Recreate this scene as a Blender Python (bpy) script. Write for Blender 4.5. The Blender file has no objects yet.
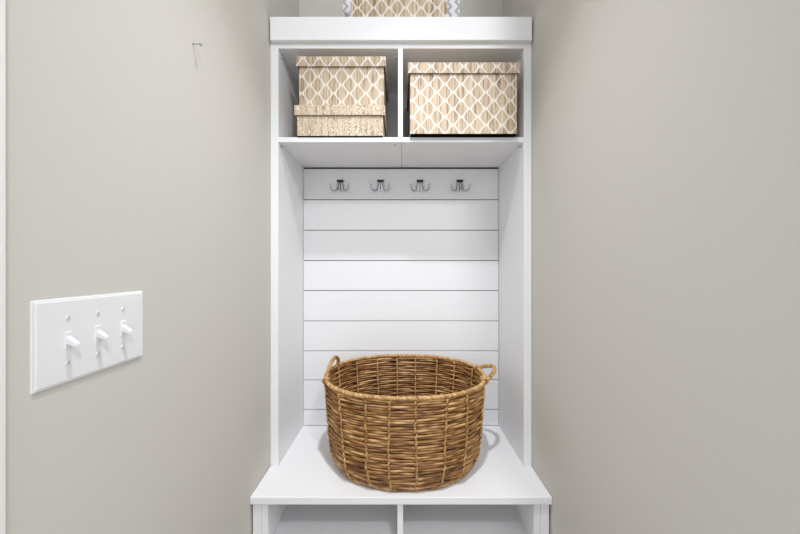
import bpy, bmesh, math, random
from mathutils import Vector, Matrix, noise

random.seed(7)
PI = math.pi
sc = bpy.context.scene
col = sc.collection

# Room axes: X to the right, Y into the niche, Z up; metres. The eye stands at (0, 0, EYE).
EYE = 1.15
W = 0.4545                      # half width of the niche
CEIL = EYE + 1.50
Y_TOWER, Y_BACK, Y_BENCH, Y_WALL = 1.067, 1.339, 0.924, 1.377
BENCH = EYE - 0.691

# ------------------------------------------------------------------ materials
def new_mat(name):
    m = bpy.data.materials.new(name)
    m.use_nodes = True
    nt = m.node_tree
    return m, nt, nt.nodes, nt.links, nt.nodes['Principled BSDF']

def srgb(r, g, b):
    f = lambda c: (c / 255 / 12.92) if c <= 10 else ((c / 255 + 0.055) / 1.055) ** 2.4
    return (f(r), f(g), f(b), 1)

def plain(name, rgb, rough=0.5, metal=0.0, spec=0.5, bump=None, coat=0.0):
    m, nt, N, L, b = new_mat(name)
    b.inputs['Base Color'].default_value = srgb(*rgb)
    b.inputs['Roughness'].default_value = rough
    b.inputs['Metallic'].default_value = metal
    b.inputs['Specular IOR Level'].default_value = spec
    if bump:
        scale, strength, dist = bump
        tc = N.new('ShaderNodeTexCoord')
        nz = N.new('ShaderNodeTexNoise')
        nz.inputs['Scale'].default_value = scale
        nz.inputs['Detail'].default_value = 3
        bp = N.new('ShaderNodeBump')
        bp.inputs['Strength'].default_value = strength
        bp.inputs['Distance'].default_value = dist
        L.new(tc.outputs['Object'], nz.inputs['Vector'])
        L.new(nz.outputs['Fac'], bp.inputs['Height'])
        L.new(bp.outputs['Normal'], b.inputs['Normal'])
    return m

M_WALL = plain('greige_wall_paint', (210, 206, 199), 0.75, bump=(170, 0.2, 0.001), spec=0.3)
M_CEIL = plain('ceiling_paint', (236, 235, 232), 0.85)
M_FLOOR = plain('light_oak_floor', (172, 166, 158), 0.45, bump=(30, 0.2, 0.001))
M_WHITE = plain('white_melamine', (242, 242, 243), 0.42, spec=0.45, bump=(60, 0.06, 0.0006))
M_TRIM = plain('white_trim_paint', (240, 239, 236), 0.4)
M_PLATE = plain('white_plastic', (237, 237, 238), 0.3)
M_SCREW = plain('painted_screw', (228, 228, 228), 0.35)
M_SLOT = plain('shaded_slot_paint', (170, 170, 170), 0.5)
M_CHROME = plain('polished_chrome', (190, 190, 194), 0.16, metal=1.0)
M_BLACK = plain('black_enamel', (6, 6, 6), 0.3)
M_BASE = plain('matt_black_card', (3, 3, 3), 0.95, spec=0.05)
M_PIN = plain('grey_steel_pin', (190, 190, 190), 0.35, metal=1.0)
M_GROOVE = plain('dark_joint_backing', (95, 95, 96), 0.9)
M_NAIL = plain('painted_nail', (186, 182, 176), 0.4)

def mth(N, L, op, a, b=None, clamp=False):
    n = N.new('ShaderNodeMath'); n.operation = op; n.use_clamp = clamp
    for i, v in enumerate((a, b)):
        if v is None: continue
        if isinstance(v, (int, float)): n.inputs[i].default_value = v
        else: L.new(v, n.inputs[i])
    return n.outputs[0]

def grain(N, L, xyz, dark, mid, light, scale=1.0):
    """vertical wood-grain print: streaks run along Z"""
    mp = N.new('ShaderNodeMapping')
    mp.inputs['Scale'].default_value = (95 * scale, 95 * scale, 5 * scale)
    L.new(xyz, mp.inputs['Vector'])
    nz = N.new('ShaderNodeTexNoise'); nz.inputs['Scale'].default_value = 1.6
    nz.inputs['Detail'].default_value = 4; nz.inputs['Roughness'].default_value = 0.6
    L.new(mp.outputs['Vector'], nz.inputs['Vector'])
    cr = N.new('ShaderNodeValToRGB')
    e = cr.color_ramp.elements
    e[0].position = 0.33; e[0].color = srgb(*dark)
    e[1].position = 0.66; e[1].color = srgb(*light)
    k = e.new(0.48); k.color = srgb(*mid)
    L.new(nz.outputs['Fac'], cr.inputs['Fac'])
    return cr.outputs['Color']

def lattice_mat(name, px, pz, offx=0.0, offz=0.0, width=0.25):
    """white ogee lattice printed over a light wood grain"""
    m, nt, N, L, b = new_mat(name)
    tc = N.new('ShaderNodeTexCoord')
    sp = N.new('ShaderNodeSeparateXYZ'); L.new(tc.outputs['Object'], sp.inputs[0])
    u = mth(N, L, 'ADD', sp.outputs[0], sp.outputs[1])
    a = mth(N, L, 'COSINE', mth(N, L, 'MULTIPLY', mth(N, L, 'ADD', u, offx), 2 * PI / px))
    c = mth(N, L, 'COSINE', mth(N, L, 'MULTIPLY', mth(N, L, 'ADD', sp.outputs[2], offz), 2 * PI / pz))
    s = mth(N, L, 'ABSOLUTE', mth(N, L, 'ADD', a, mth(N, L, 'MULTIPLY', c, 0.8)))
    mr = N.new('ShaderNodeMapRange')
    mr.inputs['From Min'].default_value = width - 0.16
    mr.inputs['From Max'].default_value = width + 0.16
    L.new(s, mr.inputs['Value'])
    gc = grain(N, L, tc.outputs['Object'], (130, 106, 84), (190, 168, 141), (216, 197, 173))
    mx = N.new('ShaderNodeMix'); mx.data_type = 'RGBA'
    mx.inputs[6].default_value = srgb(230, 223, 214)
    L.new(mr.outputs['Result'], mx.inputs[0]); L.new(gc, mx.inputs[7])
    L.new(mx.outputs[2], b.inputs['Base Color'])
    b.inputs['Roughness'].default_value = 0.6
    return m

def damask_mat(name):
    """fine scrolling print in cream over the wood grain"""
    m, nt, N, L, b = new_mat(name)
    tc = N.new('ShaderNodeTexCoord')
    mp = N.new('ShaderNodeMapping'); mp.inputs['Scale'].default_value = (1, 1, 0.75)
    L.new(tc.outputs['Object'], mp.inputs['Vector'])
    nz = N.new('ShaderNodeTexNoise'); nz.inputs['Scale'].default_value = 34
    nz.inputs['Detail'].default_value = 1.2; nz.inputs['Distortion'].default_value = 0.8
    L.new(mp.outputs['Vector'], nz.inputs['Vector'])
    s = mth(N, L, 'ABSOLUTE', mth(N, L, 'SINE', mth(N, L, 'MULTIPLY', nz.outputs['Fac'], 34.0)))
    mr = N.new('ShaderNodeMapRange')
    mr.inputs['From Min'].default_value = 0.35
    mr.inputs['From Max'].default_value = 0.75
    L.new(s, mr.inputs['Value'])
    gc = grain(N, L, tc.outputs['Object'], (140, 114, 88), (190, 166, 138), (210, 190, 164))
    mx = N.new('ShaderNodeMix'); mx.data_type = 'RGBA'
    mx.inputs[6].default_value = srgb(226, 213, 195)
    L.new(mr.outputs['Result'], mx.inputs[0]); L.new(gc, mx.inputs[7])
    L.new(mx.outputs[2], b.inputs['Base Color'])
    b.inputs['Roughness'].default_value = 0.65
    return m

def chevron_mat(name, px, pz, amp):
    m, nt, N, L, b = new_mat(name)
    tc = N.new('ShaderNodeTexCoord')
    sp = N.new('ShaderNodeSeparateXYZ'); L.new(tc.outputs['Object'], sp.inputs[0])
    v = mth(N, L, 'ADD', sp.outputs[2], sp.outputs[1])
    pp = mth(N, L, 'PINGPONG', v, pz / 2)
    w = mth(N, L, 'ADD', sp.outputs[0], mth(N, L, 'MULTIPLY', pp, amp))
    f = mth(N, L, 'FRACT', mth(N, L, 'DIVIDE', mth(N, L, 'ADD', w, 5.0), px))
    st = mth(N, L, 'GREATER_THAN', f, 0.62)
    mx = N.new('ShaderNodeMix'); mx.data_type = 'RGBA'
    mx.inputs[6].default_value = srgb(240, 240, 242)
    mx.inputs[7].default_value = srgb(182, 182, 184)
    L.new(st, mx.inputs[0]); L.new(mx.outputs[2], b.inputs['Base Color'])
    b.inputs['Roughness'].default_value = 0.6
    return m

def fibre_mat(name, dark, mid, light, sx, sz):
    """dried hyacinth: per-strand tint (attribute) and fine fibre streaks"""
    m, nt, N, L, b = new_mat(name)
    at = N.new('ShaderNodeAttribute'); at.attribute_name = 'tint'
    tc = N.new('ShaderNodeTexCoord')
    mp = N.new('ShaderNodeMapping'); mp.inputs['Scale'].default_value = (sx, sx, sz)
    L.new(tc.outputs['Object'], mp.inputs['Vector'])
    nz = N.new('ShaderNodeTexNoise'); nz.inputs['Scale'].default_value = 1
    nz.inputs['Detail'].default_value = 4
    L.new(mp.outputs['Vector'], nz.inputs['Vector'])
    s = mth(N, L, 'ADD', mth(N, L, 'MULTIPLY', at.outputs['Fac'], 0.62),
            mth(N, L, 'MULTIPLY', mth(N, L, 'SUBTRACT', nz.outputs['Fac'], 0.5), 1.0))
    s = mth(N, L, 'ADD', s, 0.19)
    cr = N.new('ShaderNodeValToRGB')
    e = cr.color_ramp.elements
    e[0].position = 0.1; e[0].color = srgb(*dark)
    e[1].position = 0.92; e[1].color = srgb(*light)
    k = e.new(0.5); k.color = srgb(*mid)
    L.new(s, cr.inputs['Fac'])
    L.new(cr.outputs['Color'], b.inputs['Base Color'])
    b.inputs['Roughness'].default_value = 0.5
    bp = N.new('ShaderNodeBump'); bp.inputs['Strength'].default_value = 0.4
    bp.inputs['Distance'].default_value = 0.001
    L.new(nz.outputs['Fac'], bp.inputs['Height']); L.new(bp.outputs['Normal'], b.inputs['Normal'])
    return m

M_FIBRE = fibre_mat('woven_hyacinth', (78, 44, 18), (162, 114, 62), (230, 190, 130), 26, 260)
M_CORD = fibre_mat('pale_hyacinth_cord', (110, 70, 32), (182, 138, 82), (232, 196, 138), 260, 260)
M_GAP_SHADE = plain('weave_gap_shade', (62, 38, 18), 0.8)  # dark brown that paints shade into the weave gaps

# ------------------------------------------------------------------ mesh helpers
def link(name, bm, m, parent=None, smooth=False, loc=None):
    me = bpy.data.meshes.new(name)
    bm.normal_update()
    bm.to_mesh(me); bm.free()
    if smooth:
        for p in me.polygons: p.use_smooth = True
    me.materials.append(m)
    o = bpy.data.objects.new(name, me)
    if loc is not None: o.location = loc
    col.objects.link(o)
    if parent is not None: o.parent = parent
    return o

def box(bm, x0, x1, y0, y1, z0, z1, bev=0.0, seg=2):
    r = bmesh.ops.create_cube(bm, size=1.0)
    vs = r['verts']
    for v in vs:
        v.co = Vector(((x0 + x1) / 2 + v.co.x * (x1 - x0), (y0 + y1) / 2 + v.co.y * (y1 - y0),
                       (z0 + z1) / 2 + v.co.z * (z1 - z0)))
    if bev:
        es = list({e for v in vs for e in v.link_edges})
        bmesh.ops.bevel(bm, geom=es, offset=bev, segments=seg, affect='EDGES', profile=0.5)
    return bm

def boxm(*a, **k):
    return box(bmesh.new(), *a, **k)

def sweep(bm, pts, rad, seg=8, closed=False, tint=None, lay=None, squash=1.0):
    """tube along a polyline; rad may be a function of the index"""
    n = len(pts)
    prev = None; rings = []
    for i in range(n):
        a = pts[(i - 1) % n] if (closed or i > 0) else pts[i]
        b = pts[(i + 1) % n] if (closed or i < n - 1) else pts[i]
        t = (b - a).normalized()
        up = Vector((0, 0, 1)) if abs(t.z) < 0.9 else Vector((1, 0, 0))
        if prev is None: nrm = t.cross(up).normalized()
        else: nrm = (prev - t * prev.dot(t)).normalized()
        prev = nrm
        bi = t.cross(nrm)
        r = rad(i) if callable(rad) else rad
        ring = []
        for j in range(seg):
            an = 2 * PI * j / seg
            v = bm.verts.new(pts[i] + nrm * (math.cos(an) * r * squash) + bi * (math.sin(an) * r))
            if lay is not None: v[lay] = tint(i) if callable(tint) else tint
            ring.append(v)
        rings.append(ring)
    m = n if closed else n - 1
    for i in range(m):
        A, B = rings[i], rings[(i + 1) % n]
        for j in range(seg):
            bm.faces.new((A[j], A[(j + 1) % seg], B[(j + 1) % seg], B[j]))
    if not closed:
        bm.faces.new(rings[0][::-1]); bm.faces.new(rings[-1])

def cyl(bm, c, axis, r, depth, seg=20, r2=None):
    q = Vector((0, 0, 1)).rotation_difference(Vector(axis).normalized())
    mt = Matrix.Translation(Vector(c)) @ q.to_matrix().to_4x4()
    bmesh.ops.create_cone(bm, cap_ends=True, segments=seg, radius1=r, radius2=r if r2 is None else r2,
                          depth=depth, matrix=mt)
    return bm

def empty(name, label, cat, loc, group=None):
    o = bpy.data.objects.new(name, None)
    o.empty_display_size = 0.05
    o.location = loc
    col.objects.link(o)
    o['label'] = label; o['category'] = cat
    if group: o['group'] = group
    return o

def struct(name, bm, m):
    o = link(name, bm, m)
    o['kind'] = 'structure'
    return o

# ------------------------------------------------------------------ the room
Y_L, Y_R = 0.30, 0.30          # where the niche walls end, at the opening the eye looks through
struct('wall_left', boxm(-W - 0.11, -W, Y_L, Y_WALL + 0.1, 0, CEIL), M_WALL)
struct('wall_right', boxm(W, W + 0.11, Y_R, Y_WALL + 0.1, 0, CEIL), M_WALL)
struct('wall_back', boxm(-W, W, Y_WALL, Y_WALL + 0.1, 0, CEIL), M_WALL)
struct('floor', boxm(-2.2, 2.2, -2.4, Y_WALL + 0.1, -0.1, 0), M_FLOOR)
struct('ceiling', boxm(-2.2, 2.2, -2.4, Y_WALL + 0.1, CEIL, CEIL + 0.1), M_CEIL)
struct('trim_1', boxm(-W, -W + 0.010, Y_L, 0.3475, 0, CEIL, bev=0.002), M_TRIM)

# ------------------------------------------------------------------ the hall tree
T = empty('hall_tree', 'white built-in hall tree with shiplap back, hooks, upper cubbies and bench, filling the niche',
          'hall tree', (0, Y_TOWER, 0))
def tp(name, bm, m=M_WHITE, smooth=False, parent=None, label=None):
    """part of the hall tree, built in room coordinates"""
    bmesh.ops.translate(bm, verts=bm.verts, vec=-Vector((0, Y_TOWER, 0)))
    o = link(name, bm, m, parent or T, smooth)
    if label: o['label'] = label
    return o

H = lambda h: EYE + h
XO, XI = 0.4530, 0.4252
TOP = H(0.8495)
for s in (-1, 1):
    xa, xb = sorted((s * XO, s * XI))
    tp('side_panel', boxm(xa, xb, Y_TOWER, 1.362, BENCH, TOP - 0.02, bev=0.0015))
# crown board across the front, top board behind it
tp('crown_board', boxm(-0.447, 0.447, 1.050, 1.0672, H(0.7735), TOP + 0.0045, bev=0.002))
tp('top_board', boxm(-XI, XI, Y_TOWER, 1.362, H(0.757), H(0.777), bev=0.001))
tp('top_cover', boxm(-0.447, 0.447, 1.0672, 1.362, TOP - 0.0175, TOP, bev=0.001))
# shelf in two halves with the divider between the cubbies
S0, S1 = H(0.4325), H(0.450)
tp('shelf', boxm(-XI, 0.0025, Y_TOWER, Y_BACK, S0, S1, bev=0.0012))
tp('shelf', boxm(0.0035, XI, Y_TOWER + 0.0005, Y_BACK, S0, S1, bev=0.0012))
tp('divider', boxm(-0.0105, 0.0065, Y_TOWER - 0.0005, Y_BACK, S1, H(0.757), bev=0.0012))
# shelf pins and cam caps
for x, z, ax in ((-XI, S0 - 0.008, 1), (XI, S0 - 0.008, -1), (-0.022, S0 - 0.003, 0), (0.016, S0 - 0.003, 0),
                 (-XI, H(0.74), 1), (-0.0105, H(0.74), -1), (0.0065, H(0.74), 1), (XI, H(0.74), -1)):
    b = bmesh.new()
    if ax: cyl(b, (x + ax * 0.006, Y_TOWER + 0.022, z), (1, 0, 0), 0.0022, 0.014, 12)
    else: cyl(b, (x, Y_TOWER + 0.022, z + 0.0015), (0, 0, 1), 0.005, 0.006, 12)
    tp('shelf_pin', b, M_PIN if ax else M_SCREW, True)
# shiplap back: boards with open joints over a backing sheet
tp('back_sheet', boxm(-XI - 0.005, XI + 0.005, Y_BACK + 0.011, Y_BACK + 0.021, BENCH, TOP - 0.02), M_GROOVE)
joints = [168.6, 199.6, 230.2, 260.6, 290.6, 321.0, 351.0, 380.0, 409.6, 426]
zz = lambda py: EYE + (267 - py) * Y_BACK / 308
edges = [zz(j) for j in joints]
edges[-1] = BENCH + 0.001
for k in range(len(edges) - 1):
    tp('back_board', boxm(-0.4238, 0.4238, Y_BACK, Y_BACK + 0.011, edges[k + 1] + 0.0015, edges[k] - 0.0015, bev=0.001))
tp('cubby_back', boxm(-0.4238, 0.4238, Y_BACK, Y_BACK + 0.011, S1 - 0.01, H(0.757), bev=0.001))
# bench
tp('bench_top', boxm(-0.4535, 0.4535, Y_BENCH, 1.362, BENCH - 0.0225, BENCH, bev=0.0018))
U = BENCH - 0.0225
YF = 0.933
FL = H(-0.848)
for s in (-1, 1):
    xa, xb = sorted((s * 0.449, s * 0.4232))
    tp('bench_side', boxm(xa, xb, YF, 1.355, 0, U, bev=0.0012))
    xa, xb = sorted((s * 0.4226, s * 0.4030))
    tp('inner_side', boxm(xa, xb, YF + 0.001, 1.355, 0.06, U, bev=0.0012))
for lev in (FL, H(-1.075)):
    tp('cubby_floor', boxm(-0.403, 0.403, YF + 0.002, 1.345, lev - 0.018, lev, bev=0.001))
tp('bench_divider', boxm(-0.011, 0.0065, YF, 1.345, FL, U, bev=0.001))
tp('bench_divider', boxm(-0.011, 0.0065, YF, 1.345, H(-1.075), FL - 0.018, bev=0.001))
tp('bench_back', boxm(-0.403, 0.403, 1.345, 1.355, 0.06, U), M_WHITE)
tp('kick_board', boxm(-0.403, 0.403, YF + 0.03, YF + 0.045, 0, H(-1.093)))

# coat hooks on the top board
def make_hook(cx):
    zc = H(0.3680)
    yb = Y_BACK
    b = bmesh.new()
    # wall plate: narrow at the top, spreading to the foot
    pr = [(-0.012, 0.0), (0.012, 0.0), (0.0155, -0.024), (0.009, -0.040), (-0.009, -0.040), (-0.0155, -0.024)]
    f = [b.verts.new((cx + x, yb - 0.004, zc + z)) for x, z in pr]
    g = [b.verts.new((cx + x, yb, zc + z)) for x, z in pr]
    b.faces.new(f); b.faces.new(g[::-1])
    for i in range(len(f)):
        j = (i + 1) % len(f)
        b.faces.new((f[i], g[i], g[j], f[j]))
    bmesh.ops.recalc_face_normals(b, faces=b.faces)
    hk = tp('coat_hook', b, M_CHROME)
    hk['label'] = 'polished chrome double coat hook with black cap'
    c = boxm(cx - 0.0140, cx + 0.0140, yb - 0.014, yb, zc + 0.0005, zc + 0.0080, bev=0.0015)
    tp('hook_cap', c, M_BLACK, parent=hk, label='black cap bar')
    def curve(ctrl, n=26):
        P = [Vector(p) for p in ctrl]
        out = []
        for k in range(len(P) - 1):
            p0, p1, p2, p3 = P[max(k - 1, 0)], P[k], P[k + 1], P[min(k + 2, len(P) - 1)]
            for q in range(6):
                t = q / 6
                out.append(0.5 * ((2 * p1) + (p2 - p0) * t + (2 * p0 - 5 * p1 + 4 * p2 - p3) * t * t
                                  + (3 * p1 - p0 - 3 * p2 + p3) * t ** 3))
        out.append(P[-1])
        return out
    for s in (-1, 1):
        b = bmesh.new()
        pts = curve([(cx + s * 0.009, yb - 0.008, zc), (cx + s * 0.012, yb - 0.009, zc - 0.020),
                     (cx + s * 0.016, yb - 0.012, zc - 0.036), (cx + s * 0.026, yb - 0.018, zc - 0.0405),
                     (cx + s * 0.0345, yb - 0.024, zc - 0.0365), (cx + s * 0.0375, yb - 0.027, zc - 0.026),
                     (cx + s * 0.0385, yb - 0.028, zc - 0.016)])
        n = len(pts)
        sweep(b, pts, lambda i: 0.0033 if i < n - 1 else 0.0018, 10)
        bmesh.ops.create_uvsphere(b, u_segments=10, v_segments=8, radius=0.0040,
                                  matrix=Matrix.Translation(pts[-1]))
        tp('prong', b, M_CHROME, True, parent=hk)
    b = bmesh.new()
    sweep(b, curve([(cx, yb - 0.006, zc), (cx, yb - 0.010, zc - 0.020), (cx, yb - 0.020, zc - 0.036),
                    (cx, yb - 0.030, zc - 0.0385), (cx, yb - 0.036, zc - 0.035)]), 0.0022, 10)
    tp('prong', b, M_CHROME, True, parent=hk)
for px in (340.6, 380.6, 419.8, 459.4):
    make_hook((px - 401) * Y_BACK / 308)

# ------------------------------------------------------------------ storage boxes
def storage_box(name, label, x0, x1, y0, y1, z0, z1, lid_h, inset, mat_body, mat_lid, base_gap=0.0, group=None):
    """lidded box: the lid overhangs the body on every side"""
    z0 += 0.0004
    cx, cy = (x0 + x1) / 2, (y0 + y1) / 2
    t = empty(name, label, 'box', (cx, cy, z0), group)
    hx, hy, h = (x1 - x0) / 2, (y1 - y0) / 2, z1 - z0
    if base_gap:
        link('base_board', boxm(-hx + inset + 0.0006, hx - inset - 0.0006, -hy + inset + 0.0006, hy - inset - 0.0006, 0, base_gap),
             M_BASE, t)['label'] = 'black base board'
    # body: open tray with walls, its rim inside the lid
    b = bmesh.new()
    bx, by = hx - inset, hy - inset
    box(b, -bx, bx, -by, by, base_gap, h - 0.006, bev=0.0012)
    link('body', b, mat_body, t)
    # lid: top sheet with a skirt
    b = bmesh.new()
    box(b, -hx, hx, -hy, hy, h - 0.0035, h, bev=0.001)
    w = 0.003
    box(b, -hx, hx, -hy, -hy + w, h - lid_h, h - 0.003, bev=0.0007)
    box(b, -hx, hx, hy - w, hy, h - lid_h, h - 0.003, bev=0.0007)
    box(b, -hx, -hx + w, -hy + w, hy - w, h - lid_h, h - 0.003, bev=0.0007)
    box(b, hx - w, hx, -hy + w, hy - w, h - lid_h, h - 0.003, bev=0.0007)
    link('lid', b, mat_lid, t)
    return t

M_LAT_R = lattice_mat('lattice_print_wide', 0.0555, 0.0555, -0.0075, -0.004)
M_LAT_L = lattice_mat('lattice_print_tall', 0.0555, 0.0585, 0.0, 0.012)
M_LAT_T = lattice_mat('lattice_print_top', 0.0555, 0.0560, 0.008, 0.0)
M_DAM = damask_mat('damask_print')
M_CHEV = chevron_mat('chevron_print', 0.034, 0.036, 0.85)

yr = 1.0385
P = lambda px, y: (px - 401) * y / 308
Q = lambda py, y: EYE + (267 - py) * y / 308
storage_box('storage_box', 'wide lattice-printed lidded storage box alone in the right cubby',
            P(408, yr), P(521, yr) - 0.003, yr, 1.300, S1, Q(62.2, yr), 0.036, 0.0075, M_LAT_R, M_LAT_R, base_gap=0.002)
yl = 1.055
ylow = Q(105.0, yl)
storage_box('storage_box', 'low cream scroll-printed lidded box at the bottom of the left cubby stack',
            P(294.2, yl), P(385.0, yl), yl, 1.300, S1, ylow, 0.0335, 0.0075, M_DAM, M_DAM, base_gap=0.002)
yu = 1.060
storage_box('storage_box', 'tall lattice-printed lidded box on top of the low box in the left cubby',
            P(296.2, yu), P(385.8, yu), yu, 1.298, ylow, Q(56.2, yu), 0.034, 0.0075, M_LAT_L, M_LAT_L, base_gap=0.002)
yt = 1.072
storage_box('storage_box', 'lattice-printed box on top of the hall tree, cut by the photo edge',
            P(350.5, yt) - 0.004, P(447.5, yt) + 0.004, yt, 1.195, TOP, TOP + 0.17, 0.036, 0.004, M_LAT_T, M_LAT_T)
yc = 1.21
storage_box('storage_box', 'grey and white zigzag box on the hall tree behind the lattice box',
            P(342.5, yc), P(460, yc), yc, 1.345, TOP, TOP + 0.26, 0.034, 0.001, M_CHEV, M_CHEV)

# ------------------------------------------------------------------ the basket
BX, BY = 0.0145, 1.1195
A, B = 0.282, 0.196              # half axes at the rim
BH = 0.305
basket = empty('laundry_basket', 'large oval woven brown basket with two loop handles on the white bench', 'basket',
               (BX, BY, BENCH))
NST = 18

def prof(t, base):
    """horizontal scale of the wall at height fraction t (0 base, 1 rim)"""
    d = 1 - base
    K = [(0, base), (0.035, 1 - d * 0.78), (0.09, 1 - d * 0.58), (0.2, 1 - d * 0.36), (0.4, 1 - d * 0.22),
         (0.7, 1 - d * 0.11), (1.0, 1.0)]
    for (t0, v0), (t1, v1) in zip(K, K[1:]):
        if t <= t1: return v0 + (v1 - v0) * (t - t0) / (t1 - t0)
    return 1.0

def wall_pt(th, h, off=0.0):
    t = h / BH
    kx, ky = prof(t, 0.79), prof(t, 0.872)
    c, s = math.cos(th), math.sin(th)
    e = 2 / 2.18
    x = A * kx * math.copysign(abs(c) ** e, c)
    y = B * ky * math.copysign(abs(s) ** e, s)
    n = Vector((c / A, s / B, 0)).normalized()
    tilt = (y / B) * 0.0075 * t            # the back of the rim rides slightly higher
    return Vector((x + n.x * off, y + n.y * off, h + tilt))

def fnoise(s, seed, f):
    return noise.noise(Vector((math.cos(s) * f, math.sin(s) * f, seed * 7.31)))

# arc-length-even angles, so stakes and twists are evenly spaced
M_ = 2000
acc = [0.0]
for i in range(M_):
    acc.append(acc[-1] + (wall_pt(2 * PI * (i + 1) / M_, 0.2) - wall_pt(2 * PI * i / M_, 0.2)).length)
PERIM = acc[-1]
def ang(s):
    s = s % 1.0 * PERIM
    lo, hi = 0, M_
    while hi - lo > 1:
        m = (lo + hi) // 2
        if acc[m] <= s: lo = m
        else: hi = m
    return 2 * PI * (lo + (s - acc[lo]) / (acc[lo + 1] - acc[lo])) / M_
SEG = 360
ANG = [ang(i / SEG) for i in range(SEG)]

# stakes at these fractions of the perimeter (phase set so one stands near the middle of the front)
ST0 = 0.75 - 0.047 / PERIM
stake_s = [(ST0 + (k + 0.10 * random.uniform(-1, 1)) / NST) % 1 for k in range(NST)]

bm = bmesh.new()
lay = bm.verts.layers.float.new('tint')
NR = 35
for r in range(NR):
    h0 = 0.004 + (BH - 0.010) * (r + 0.5) / NR
    seed = r + 1
    t0 = random.uniform(0.3, 0.7)
    jit = [(random.uniform(-1, 1), random.uniform(-1, 1), random.uniform(-0.3, 0.3)) for _ in range(NST)]
    pts, tin, rad = [], [], []
    for i in range(SEG):
        th = ANG[i]
        g = (i / SEG - ST0) % 1 * NST          # stake gap index and place within it
        k, f = int(g) % NST, g - int(g)
        a = PI * g + r * PI
        bell = math.sin(PI * f)
        up = (jit[k][0] * 0.0011 + jit[k][1] * 0.0020 * (f - 0.5)) * bell + 0.0022 * fnoise(th, r * 0.09, 1.8)
        off = 0.0022 * math.cos(a) + 0.0010 * fnoise(th, seed + 40, 9)
        pts.append(wall_pt(th, max(0.0048, h0 + up), off))
        tin.append(max(0, min(1, t0 + jit[k][2] * bell ** 0.4 + 0.45 * fnoise(th, seed + 200, 11))))
        rad.append(0.0038 * (1 + 0.20 * fnoise(th, seed + 500, 12) + 0.10 * jit[k][1] * bell))
    sweep(bm, pts, lambda i: rad[i], 8, True, lambda i: tin[i], lay)
link('woven_body', bm, M_FIBRE, basket, True)

# added sheet fills the gaps, shade painted in its dark colour; then the bottom
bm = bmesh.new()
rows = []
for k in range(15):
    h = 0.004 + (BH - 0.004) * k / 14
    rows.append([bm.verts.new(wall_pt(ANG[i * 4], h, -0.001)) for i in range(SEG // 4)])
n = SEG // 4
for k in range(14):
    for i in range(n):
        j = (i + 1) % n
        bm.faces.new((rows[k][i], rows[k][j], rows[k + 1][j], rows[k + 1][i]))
link('gap_shade_sheet', bm, M_GAP_SHADE, basket, True)
bm = bmesh.new()
lay = bm.verts.layers.float.new('tint')
bot = [bm.verts.new(Vector((p.x, p.y, 0.002))) for p in (wall_pt(a, 0.004, 0.0) for a in ANG[::4])]
top = [bm.verts.new(Vector((v.co.x, v.co.y, 0.010))) for v in bot]
for v in bot + top: v[lay] = 0.4
bm.faces.new(bot[::-1]); bm.faces.new(top)
for i in range(n):
    j = (i + 1) % n
    bm.faces.new((bot[i], bot[j], top[j], top[i]))
link('base', bm, M_FIBRE, basket)

def rope(bm, lay, path, strands, orad, srad, pitch, closed=False, tint=0.6, seed=0, seg=7, two=0.05):
    """twisted rope along a path"""
    n = len(path)
    fr, prev = [], None
    for i in range(n):
        a = path[(i - 1) % n] if (closed or i) else path[i]
        b = path[(i + 1) % n] if (closed or i < n - 1) else path[i]
        t = (b - a).normalized()
        if prev is None:
            up = Vector((0, 0, 1)) if abs(t.z) < 0.9 else Vector((1, 0, 0))
            nr = t.cross(up).normalized()
        else:
            nr = (prev - t * prev.dot(t)).normalized()
        prev = nr
        fr.append((nr, t.cross(nr)))
    L = [0]
    for i in range(1, n): L.append(L[-1] + (path[i] - path[i - 1]).length)
    tot = L[-1] + ((path[0] - path[-1]).length if closed else 0)
    if closed: pitch = tot / round(tot / pitch)
    for k in range(strands):
        pts = []
        for i in range(n):
            a = 2 * PI * (L[i] / pitch + k / strands)
            pts.append(path[i] + fr[i][0] * (math.cos(a) * orad) + fr[i][1] * (math.sin(a) * orad))
        sweep(bm, pts, lambda i: srad * (1 + 0.18 * noise.noise(Vector((L[i] * 90, k * 3.1, seed)))), seg, closed,
              lambda i: max(0, min(1, tint + two * (1 if k % 2 else -1) + 0.8 * noise.noise(Vector((L[i] * 45, k * 5.7, seed + 9))))), lay)

for q, s in enumerate(stake_s):
    bm = bmesh.new(); lay = bm.verts.layers.float.new('tint')
    path = []
    wob = random.uniform(-1, 1) * 0.002
    for k in range(46):
        h = 0.004 + (BH - 0.012) * k / 45
        ss = s + (wob * 2 * math.sin(h * 14 + q) + 0.004 * noise.noise(Vector((h * 30, q, 3)))) / PERIM
        th = ang(ss)
        path.append(wall_pt(th, h, 0.0054 * min(1, 0.1 + h / 0.035)))
    rope(bm, lay, path, 2, 0.0025, 0.0027, 0.021, tint=0.46, seed=q, two=0.17)
    # the same cord shows on the inside of the wall
    path = [wall_pt(ang(s + 0.001), 0.012 + (BH - 0.020) * k / 45, -0.0066) for k in range(46)]
    rope(bm, lay, path, 2, 0.0022, 0.0024, 0.017, tint=0.6, seed=q + 50)
    link('stake', bm, M_CORD, basket, True)

bm = bmesh.new(); lay = bm.verts.layers.float.new('tint')
rope(bm, lay, [wall_pt(a, BH - 0.0005 + 0.0012 * fnoise(a, 3, 5), 0.001) for a in (ang(i / 1440) for i in range(1440))],
     3, 0.0033, 0.0033, 0.019, True, 0.66, 77)
link('rim', bm, M_CORD, basket, True)

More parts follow.
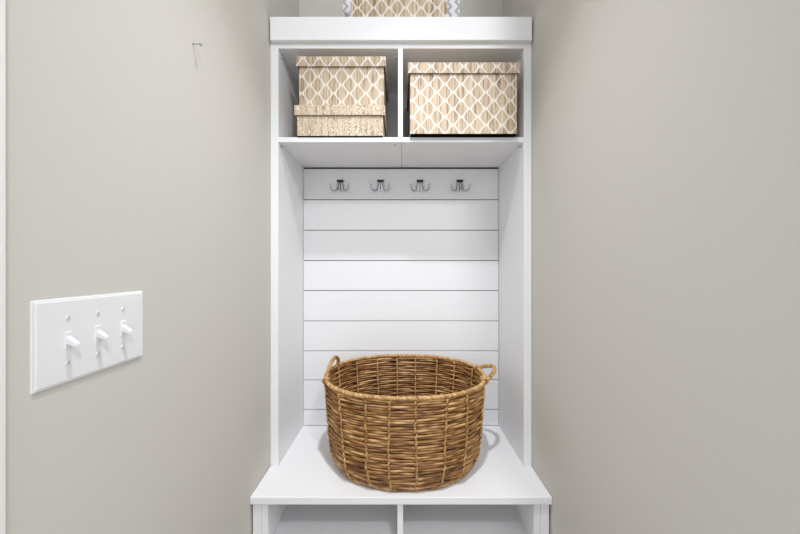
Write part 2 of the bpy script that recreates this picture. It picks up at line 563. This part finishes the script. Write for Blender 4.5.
def handle(s0, s1, out, rise, skew=0.0, seed=1):
    p0, p1 = wall_pt(ang(s0), BH - 0.004, 0.001), wall_pt(ang(s1), BH - 0.004, 0.001)
    mid = (p0 + p1) / 2
    c = [p0 + Vector((0, 0, -0.05)) + (p0 - mid) * 0.05, p0, None, None, None, p1, p1 + Vector((0, 0, -0.05))]
    path = []
    for k in range(70):
        u = k / 69
        bell = math.sin(PI * u) ** 0.55
        p = p0.lerp(p1, u)
        p = p + Vector((out * bell, skew * bell, rise * bell))
        path.append(p)
    bm = bmesh.new(); lay = bm.verts.layers.float.new('tint')
    rope(bm, lay, path, 3, 0.0036, 0.0042, 0.055, tint=0.55, seed=seed)
    for e in (p0, p1):               # lashing round the rim at each end
        for d in range(4):
            ce = e + Vector((0, (d - 1.5) * 0.006, 0.003))
            ring = [ce + Vector((math.cos(2 * PI * k / 14) * 0.0098, 0, math.sin(2 * PI * k / 14) * 0.0098)) for k in range(14)]
            sweep(bm, ring, 0.0023, 6, True, 0.65 + 0.1 * math.sin(d * 2.3), lay)
    link('handle', bm, M_CORD, basket, True)
# perimeter fraction: 0 at +X end, 0.25 at the back, 0.5 at -X end, 0.75 at the front
handle(0.958, 0.036, 0.050, 0.026, 0.004, 4)
handle(0.540, 0.440, 0.002, 0.050, 0.012, 5)

# ------------------------------------------------------------------ light switch on the left wall
zc_p, y_p = EYE - 0.2182 * W, 0.4585
SW = empty('light_switch', 'white three-gang toggle light switch plate on the left wall', 'light switch', (-W, y_p, zc_p))
b = bmesh.new()
hw, hh, th = 0.0812, 0.0573, 0.0038
out_ = [(-hw, -hh), (hw, -hh), (hw, hh), (-hw, hh)]
back = [b.verts.new((0, x, z)) for x, z in out_]
mid = [b.verts.new((0.0020, x, z)) for x, z in out_]
k1 = 0.0024
fr = [b.verts.new((th, x - math.copysign(k1, x), z - math.copysign(k1, z))) for x, z in out_]
for Aq, Bq in ((back, mid), (mid, fr)):
    for i in range(4):
        j = (i + 1) % 4
        b.faces.new((Aq[i], Aq[j], Bq[j], Bq[i]))
b.faces.new(fr); b.faces.new(back[::-1])
bmesh.ops.recalc_face_normals(b, faces=b.faces)
es = [e for e in b.edges if abs(e.verts[0].co.x - e.verts[1].co.x) < 1e-6 and e.verts[0].co.x > 0.001]
bmesh.ops.bevel(b, geom=es, offset=0.0016, segments=3, affect='EDGES')
link('plate', b, M_PLATE, SW)
for g in (-0.0416, -0.0004, 0.0408):
    b = bmesh.new()
    box(b, th - 0.002, th + 0.0012, g - 0.0044, g + 0.0044, -0.0118, 0.0118, bev=0.0008)
    sl = link('toggle_collar', b, M_PLATE, SW)
    b = bmesh.new()
    # tapering lever, tipped slightly down
    L0 = [(-0.0036, -0.0056), (0.0036, -0.0056), (0.0036, 0.0052), (-0.0036, 0.0052)]
    L1 = [(-0.0029, -0.0034), (0.0029, -0.0034), (0.0029, 0.0026), (-0.0029, 0.0026)]
    v0 = [b.verts.new((th, g + x, z + 0.001)) for x, z in L0]
    v1 = [b.verts.new((th + 0.0145, g + x, z - 0.0062)) for x, z in L1]
    for i in range(4):
        j = (i + 1) % 4
        b.faces.new((v0[i], v0[j], v1[j], v1[i]))
    b.faces.new(v1); b.faces.new(v0[::-1])
    bmesh.ops.recalc_face_normals(b, faces=b.faces)
    bmesh.ops.bevel(b, geom=list(b.edges), offset=0.0009, segments=2, affect='EDGES')
    link('toggle', b, M_PLATE, SW)
    for z in (-0.0302, 0.0302):
        b = bmesh.new()
        cyl(b, (th + 0.0002, g, z), (1, 0, 0), 0.0036, 0.0016, 16, 0.0030)
        s_ = link('screw', b, M_SCREW, SW)
        b = boxm(th + 0.0006, th + 0.00115, g - 0.0005, g + 0.0005, z - 0.0028, z + 0.0028)
        link('slot', b, M_SLOT, s_)

# ------------------------------------------------------------------ nail in the left wall
b = bmesh.new()
ny = 0.672
cyl(b, (0.007, 0, 0), (1, 0, 0), 0.0016, 0.020, 10)
cyl(b, (0.0175, 0, 0), (1, 0, 0), 0.0042, 0.002, 14)
nl = link('nail', b, M_NAIL, None, True, loc=(-W, ny, EYE + 0.487))
nl['label'] = 'small bare nail sticking out of the upper left wall'
nl['category'] = 'nail'

# ------------------------------------------------------------------ light
def area(name, loc, size, power, target=None, shape='DISK', color=(1, 1, 1)):
    ld = bpy.data.lights.new(name, 'AREA')
    ld.shape = shape; ld.size = size; ld.energy = power; ld.color = color
    o = bpy.data.objects.new(name, ld)
    o.location = loc
    d = (Vector(target) if target else Vector(loc) + Vector((0, 0, -1))) - Vector(loc)
    o.rotation_euler = d.to_track_quat('-Z', 'Y').to_euler()
    col.objects.link(o)
    return o
def spot(name, loc, target, power, deg, blend, radius, color=(1, 1, 1)):
    ld = bpy.data.lights.new(name, 'SPOT')
    ld.energy = power; ld.spot_size = math.radians(deg); ld.spot_blend = blend
    ld.shadow_soft_size = radius; ld.color = color
    o = bpy.data.objects.new(name, ld)
    o.location = loc
    o.rotation_euler = (Vector(target) - Vector(loc)).to_track_quat('-Z', 'Y').to_euler()
    col.objects.link(o)
    return o
COOL = (0.955, 0.985, 1.03)
spot('downlight', (0.03, 0.34, CEIL - 0.03), (-0.02, 0.98, BENCH), 58, 64, 1.0, 0.04, COOL)
area('downlight_fill', (0.03, 0.34, CEIL - 0.004), 0.09, 0.8, color=COOL)  # second light added at the downlight to brighten the upper niche
area('hall_downlight', (0.60, -0.70, CEIL - 0.06), 0.18, 11, (0, 1.3, 1.75), color=COOL)

w = bpy.data.worlds.new('daylit_house')
w.use_nodes = True
w.node_tree.nodes['Background'].inputs[0].default_value = (0.955, 0.985, 1.03, 1)
w.node_tree.nodes['Background'].inputs[1].default_value = 0.76
sc.world = w

# ------------------------------------------------------------------ camera
cd = bpy.data.cameras.new('camera')
cd.sensor_width = 36
cd.lens = 36 * 308 / 800
cd.shift_x = -1 / 800
cd.clip_start = 0.02
cam = bpy.data.objects.new('camera', cd)
cam.location = (0, 0, EYE)
cam.rotation_euler = (PI / 2, 0, 0)
col.objects.link(cam)
sc.camera = cam

sc.view_settings.view_transform = 'Standard'
sc.view_settings.look = 'None'
sc.view_settings.gamma = 1
sc.view_settings.use_curve_mapping = False
sc.view_settings.exposure = 0.53
